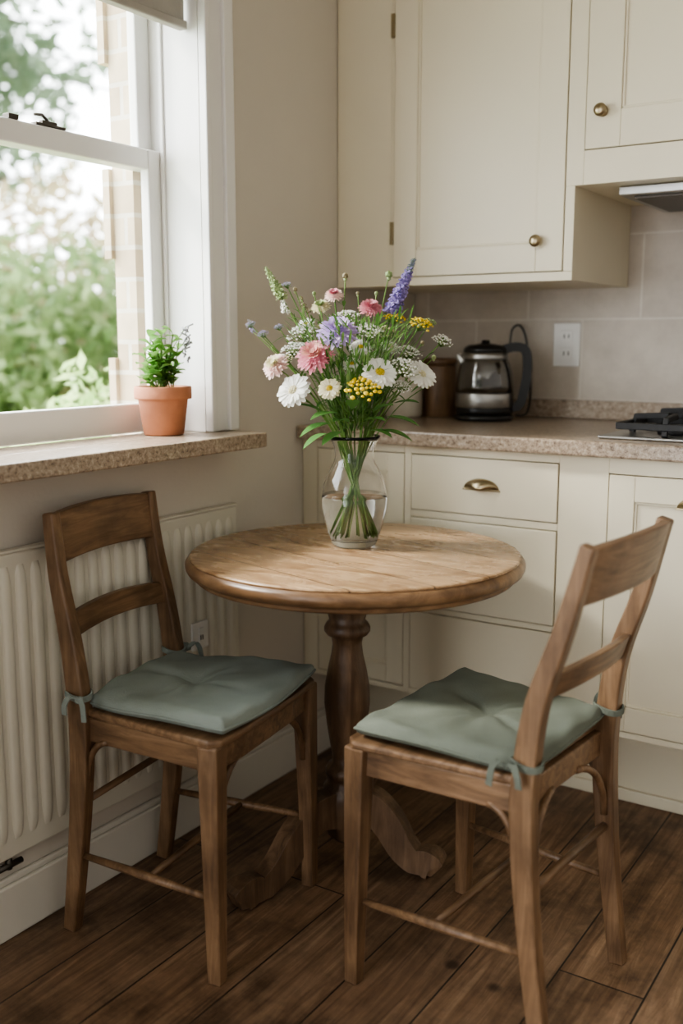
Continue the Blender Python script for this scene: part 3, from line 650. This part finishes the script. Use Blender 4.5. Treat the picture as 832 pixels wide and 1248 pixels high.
for (u,v,d,du,dv,L,w) in [(405,512,.06,-30,-12,.075,.04),(470,505,.05,40,-8,.075,.034),(395,500,.03,-40,16,.07,.03),(462,520,.06,40,-10,.075,.035),(380,490,.03,-30,10,.06,.025),(480,490,.02,40,4,.06,.028),(425,510,.07,-10,-2,.06,.03),(445,508,.07,16,-2,.06,.028),(412,500,.07,-20,-6,.07,.035),(455,498,.07,15,4,.065,.03),(500,478,.0,30,20,.06,.02),(430,495,.08,0,6,.05,.03),(400,525,.04,-30,-18,.06,.036),(418,522,.06,-16,-12,.06,.034),(452,520,.06,20,-8,.055,.03)]:
    leaf(head(u,v,d),Rv*du+Vector((0,0,dv*1.0+8))+Cv*15,L,w,'bigleaf',.25)
cols={'pink':((.74,.27,.36),(.82,.42,.48)),'pinkc':((.72,.32,.33),(.86,.55,.45)),'lav':((.56,.42,.72),(.70,.58,.84)),'lav2':((.42,.36,.55),(.55,.50,.65)),'white':((.84,.84,.78),(.92,.91,.86)),
'cream':((.80,.74,.50),(.88,.84,.64)),'palepink':((.84,.60,.56),(.90,.74,.68)),'pink2':((.64,.25,.32),(.76,.40,.43)),'yellow':((.76,.57,.04),(.86,.70,.10)),'green2':((.30,.40,.18),(.48,.55,.30)),
'budc':((.22,.20,.12),(.36,.30,.18)),'blue':((.26,.21,.48),(.42,.34,.64)),'blue2':((.20,.22,.35),(.28,.34,.3)),'stem':((.12,.24,.06),(.24,.38,.11)),'leaf':((.06,.15,.035),(.14,.27,.07)),'leaf2':((.11,.21,.06),(.23,.35,.13)),'bigleaf':((.08,.20,.05),(.13,.29,.08))}
for k,a in A.items():
    a.obj('bouquet_'+k,leafmat('petal_'+k,cols[k][0],cols[k][1],.3),bq,smooth=k in('leaf','bigleaf','stem'))

# ------------------------------------------------------------ potted plant on sill
PX,PY,PZ_=-.040,-1.150,.9845
pp=empty('potted_plant',(PX,PY,PZ_))
lathe('terracotta_pot',[(.001,0),(.044,0),(.047,.003),(.058,.082),(.060,.084),(.066,.084),(.067,.088),(.067,.110),(.065,.113),(.059,.113),(.057,.108),(.055,.098),(.001,.098)],M_terra,pp,48,close=False)
lathe('potting_soil',[(.055,.099),(.03,.103),(.001,.104)],M_soil,pp,24,close=False)
random.seed(11)
A={}
for i in range(20):
    a=2*math.pi*i/20+random.uniform(-.2,.2); h=random.uniform(.03,.135); lean=random.uniform(.012,.06)
    b=Vector((random.uniform(-.02,.02),random.uniform(-.02,.02),.10)); t=b+Vector((math.cos(a)*lean*.45+.004,math.sin(a)*lean-.012,h))
    acc('st').add(sweep_vf(smooth_path([b,b+(t-b)*.5+Vector((0,0,.01)),t],4),.003,.003,round_=True,seg=5))
    for q in range(5):
        aa=a+q*2.4; s=b+(t-b)*(.35+.65*q/4); leaf(s,(math.cos(aa)*.6+.15,math.sin(aa)-.1,.7),random.uniform(.034,.052),random.uniform(.024,.034),'lf',.4)
for (dx,dy,dz) in ((.05,.03,.15),(.035,.045,.12)):
    t=Vector((dx,dy,.10+dz)); acc('st').add(sweep_vf(smooth_path([(0,0,.10),(dx*.3,dy*.3,.10+dz*.55),t],5),.002,.002,round_=True,seg=5))
    for q in range(14): acc('bl').add(sweep_vf([t+Vector((random.uniform(-.012,.012),random.uniform(-.012,.012),-.004*q)),t+Vector((random.uniform(-.012,.012),random.uniform(-.012,.012),-.004*q+.006))],.004,.004,round_=True,seg=5))
for k in A: A[k].V=[(max(v[0],-.062) if v[0]>-.062 else -.062-(.008*(1-math.exp((v[0]+.062)/.01))),v[1],v[2]) for v in A[k].V]
acc('st').obj('plant_stems',leafmat('plant_stem',(.12,.22,.05),(.2,.32,.1)),pp,smooth=True)
acc('lf').obj('plant_leaves',leafmat('plant_leaf',(.14,.32,.07),(.30,.50,.16),.4),pp,smooth=True)
acc('bl').obj('plant_buds',leafmat('plant_bud',(.35,.36,.36),(.5,.50,.52)),pp,smooth=True)

# ------------------------------------------------------------ garden
def cloud(name,blobs,n,size,mat,seed=1,parent=None):
    r=np.random.default_rng(seed)
    vol=np.array([b[3]*b[4]*b[5] for b in blobs]); pr=vol/vol.sum(); idx=r.choice(len(blobs),n,p=pr)
    B=np.array(blobs)[idx]; d=r.normal(size=(n,3)); d/=np.linalg.norm(d,axis=1)[:,None]
    rad=.55+.43*r.random(n)**.5; C=B[:,:3]+d*B[:,3:6]*rad[:,None]
    a=r.normal(size=(n,3)); a/=np.linalg.norm(a,axis=1)[:,None]; b=np.cross(a,r.normal(size=(n,3))); b/=np.linalg.norm(b,axis=1)[:,None]
    s=size*(.6+.8*r.random(n))[:,None]; 
    V=np.stack([C-a*s,C+b*s*.45,C+a*s,C-b*s*.45],1).reshape(-1,3); V[:,2]=np.maximum(V[:,2],-.395)
    me=bpy.data.meshes.new(name); me.from_pydata(V.tolist(),[],[(4*i,4*i+1,4*i+2,4*i+3) for i in range(n)]); me.materials.append(mat)
    o=bpy.data.objects.new(name,me); COL.objects.link(o); 
    if parent: o.parent=parent
    return o
def G(px,dist):
    th=math.radians(32.889)-math.atan((px-416)/1238.1); return 1.611-math.sin(th)*dist,-2.933+math.cos(th)*dist
lm1=leafmat('hedge_leaf',(.20,.31,.13),(.42,.52,.28),.38); lm2=leafmat('autumn_leaf',(.52,.42,.28),(.62,.57,.38),.4); lm3=leafmat('tree_leaf',(.20,.28,.19),(.34,.42,.29),.35); lm4=leafmat('shrub_leaf',(.30,.48,.18),(.55,.68,.34),.45)  # garden leaf colours paled and greyed to stand in for bright haze
hb=[]
for px in range(-220,330,35):
    x,y=G(px,7.0+random.uniform(-.3,.3)); rz=1.1+random.uniform(-.12,.12); hb.append((x,y,rz-.36,.55,.55,rz))
cloud('garden_hedge',hb,14000,.06,lm1,2)
sb=[]
for px in range(-240,340,40):
    x,y=G(px,9.5+random.uniform(-.5,.5)); rz=1.38+random.uniform(-.40,.32); sb.append((x,y,rz-.35,.8,.8,rz))
cloud('garden_shrubs',sb,11000,.08,lm2,3)
x,y=G(-130,15); tr=empty('garden_tree'); 
cloud('tree_crown',[(x,y,4.8,2.0,2.0,2.0),(x+.7,y+1.2,4.0,1.3,1.3,1.2),(x-.5,y-.8,3.2,1.6,1.6,1.5),(x+1.3,y+2.1,5.4,1.2,1.2,.8)],4600,.13,lm3,4,tr)
sweep('tree_trunk',[(x,y,-.395),(x+.05,y,1.5),(x,y+.1,5)],[.36,.28,.14],[.36,.28,.14],paint('bark',(.13,.11,.09),.9,.2,8,.5,20),tr,round_=True,seg=12)
ba=Acc(); rb=random.Random(5)
for i in range(54):
    b0=Vector((x,y,rb.uniform(2.0,5.2))); a=rb.uniform(0,6.28); L=rb.uniform(1.6,3.6); e=b0+Vector((math.cos(a)*L,math.sin(a)*L,rb.uniform(.0,1.5)))
    ba.add(sweep_vf(smooth_path([b0,(b0+e)/2+Vector((0,0,rb.uniform(-.1,.45))),e],3),.05,.05,round_=True,seg=5))
ba.obj('tree_branches',bpy.data.materials['bark'],tr)
x,y=G(105,3.55); x2,y2=G(40,3.7)
gp=empty('garden_plant'); cloud('plant_foliage',[(x,y,.68,.17,.17,.50),(x2,y2,.5,.17,.17,.48),(x,y,.05,.2,.2,.42)],1400,.035,lm4,6,gp)
boxes('garden_lawn',[(-20,-.34,-8,18,-.45,-.4)],paint('lawn',(.30,.38,.20),.9,.3,3,.3,30),None,0)

# ------------------------------------------------------------ lights
w=bpy.data.worlds.new('world'); SC.world=w; w.use_nodes=True; nt=w.node_tree; nt.nodes.clear(); L=nt.links.new
out=N(nt,'ShaderNodeOutputWorld'); bg=N(nt,'ShaderNodeBackground'); tc=N(nt,'ShaderNodeTexCoord'); sp=N(nt,'ShaderNodeSeparateXYZ')
L(tc.outputs['Generated'],sp.inputs[0])
mr=N(nt,'ShaderNodeMapRange',interpolation_type='SMOOTHSTEP'); mr.inputs['From Min'].default_value=-.35; mr.inputs['From Max'].default_value=.25
L(sp.outputs['X'],mr.inputs['Value'])
cm=N(nt,'ShaderNodeMixRGB'); L(mr.outputs[0],cm.inputs[0]); cm.inputs[1].default_value=(7.6,7.8,8.0,1); cm.inputs[2].default_value=(.38,.36,.33,1)
L(cm.outputs[0],bg.inputs['Color']); bg.inputs['Strength'].default_value=1.0; L(bg.outputs[0],out.inputs[0])
def portal(name,loc,rot,sx,sy):
    l=bpy.data.lights.new(name,'AREA'); l.shape='RECTANGLE'; l.size=sx; l.size_y=sy; l.cycles.is_portal=True
    o=bpy.data.objects.new(name,l); COL.objects.link(o); o.location=loc; o.rotation_euler=rot
portal('window_portal',(-.28,-1.55,1.53),(0,-math.pi/2,0),1.15,1.0)
portal('room_portal_right',(3.6,-2.3,1.2),(0,math.pi/2,0),2.45,4.6)
portal('room_portal_front',(1.8,-4.6,1.2),(math.pi/2,0,0),3.6,2.45)
sl=bpy.data.lights.new('sun','SUN'); sl.energy=4.2; sl.angle=math.radians(9); sl.color=(1,.95,.87)
so_=bpy.data.objects.new('sun',sl); COL.objects.link(so_)
dv=Vector((.84,.50,-.85)).normalized(); so_.rotation_euler=dv.to_track_quat('-Z','Y').to_euler(); so_.location=(-3,-4,5)

# ------------------------------------------------------------ camera
cam=bpy.data.cameras.new('camera'); co=bpy.data.objects.new('camera',cam); COL.objects.link(co)
cam.sensor_fit='VERTICAL'; cam.sensor_height=36; cam.sensor_width=24; cam.lens=1238.1/1248*36
co.location=(1.611,-2.933,1.2); co.rotation_euler=(math.radians(90-9.513),0,math.radians(32.889))
cam.dof.use_dof=True; cam.dof.focus_distance=2.15; cam.dof.aperture_fstop=1.6; cam.clip_start=.05
SC.camera=co
SC.view_settings.view_transform='AgX'
try: SC.view_settings.look='AgX - Medium High Contrast'
except Exception: pass
SC.view_settings.exposure=0.6
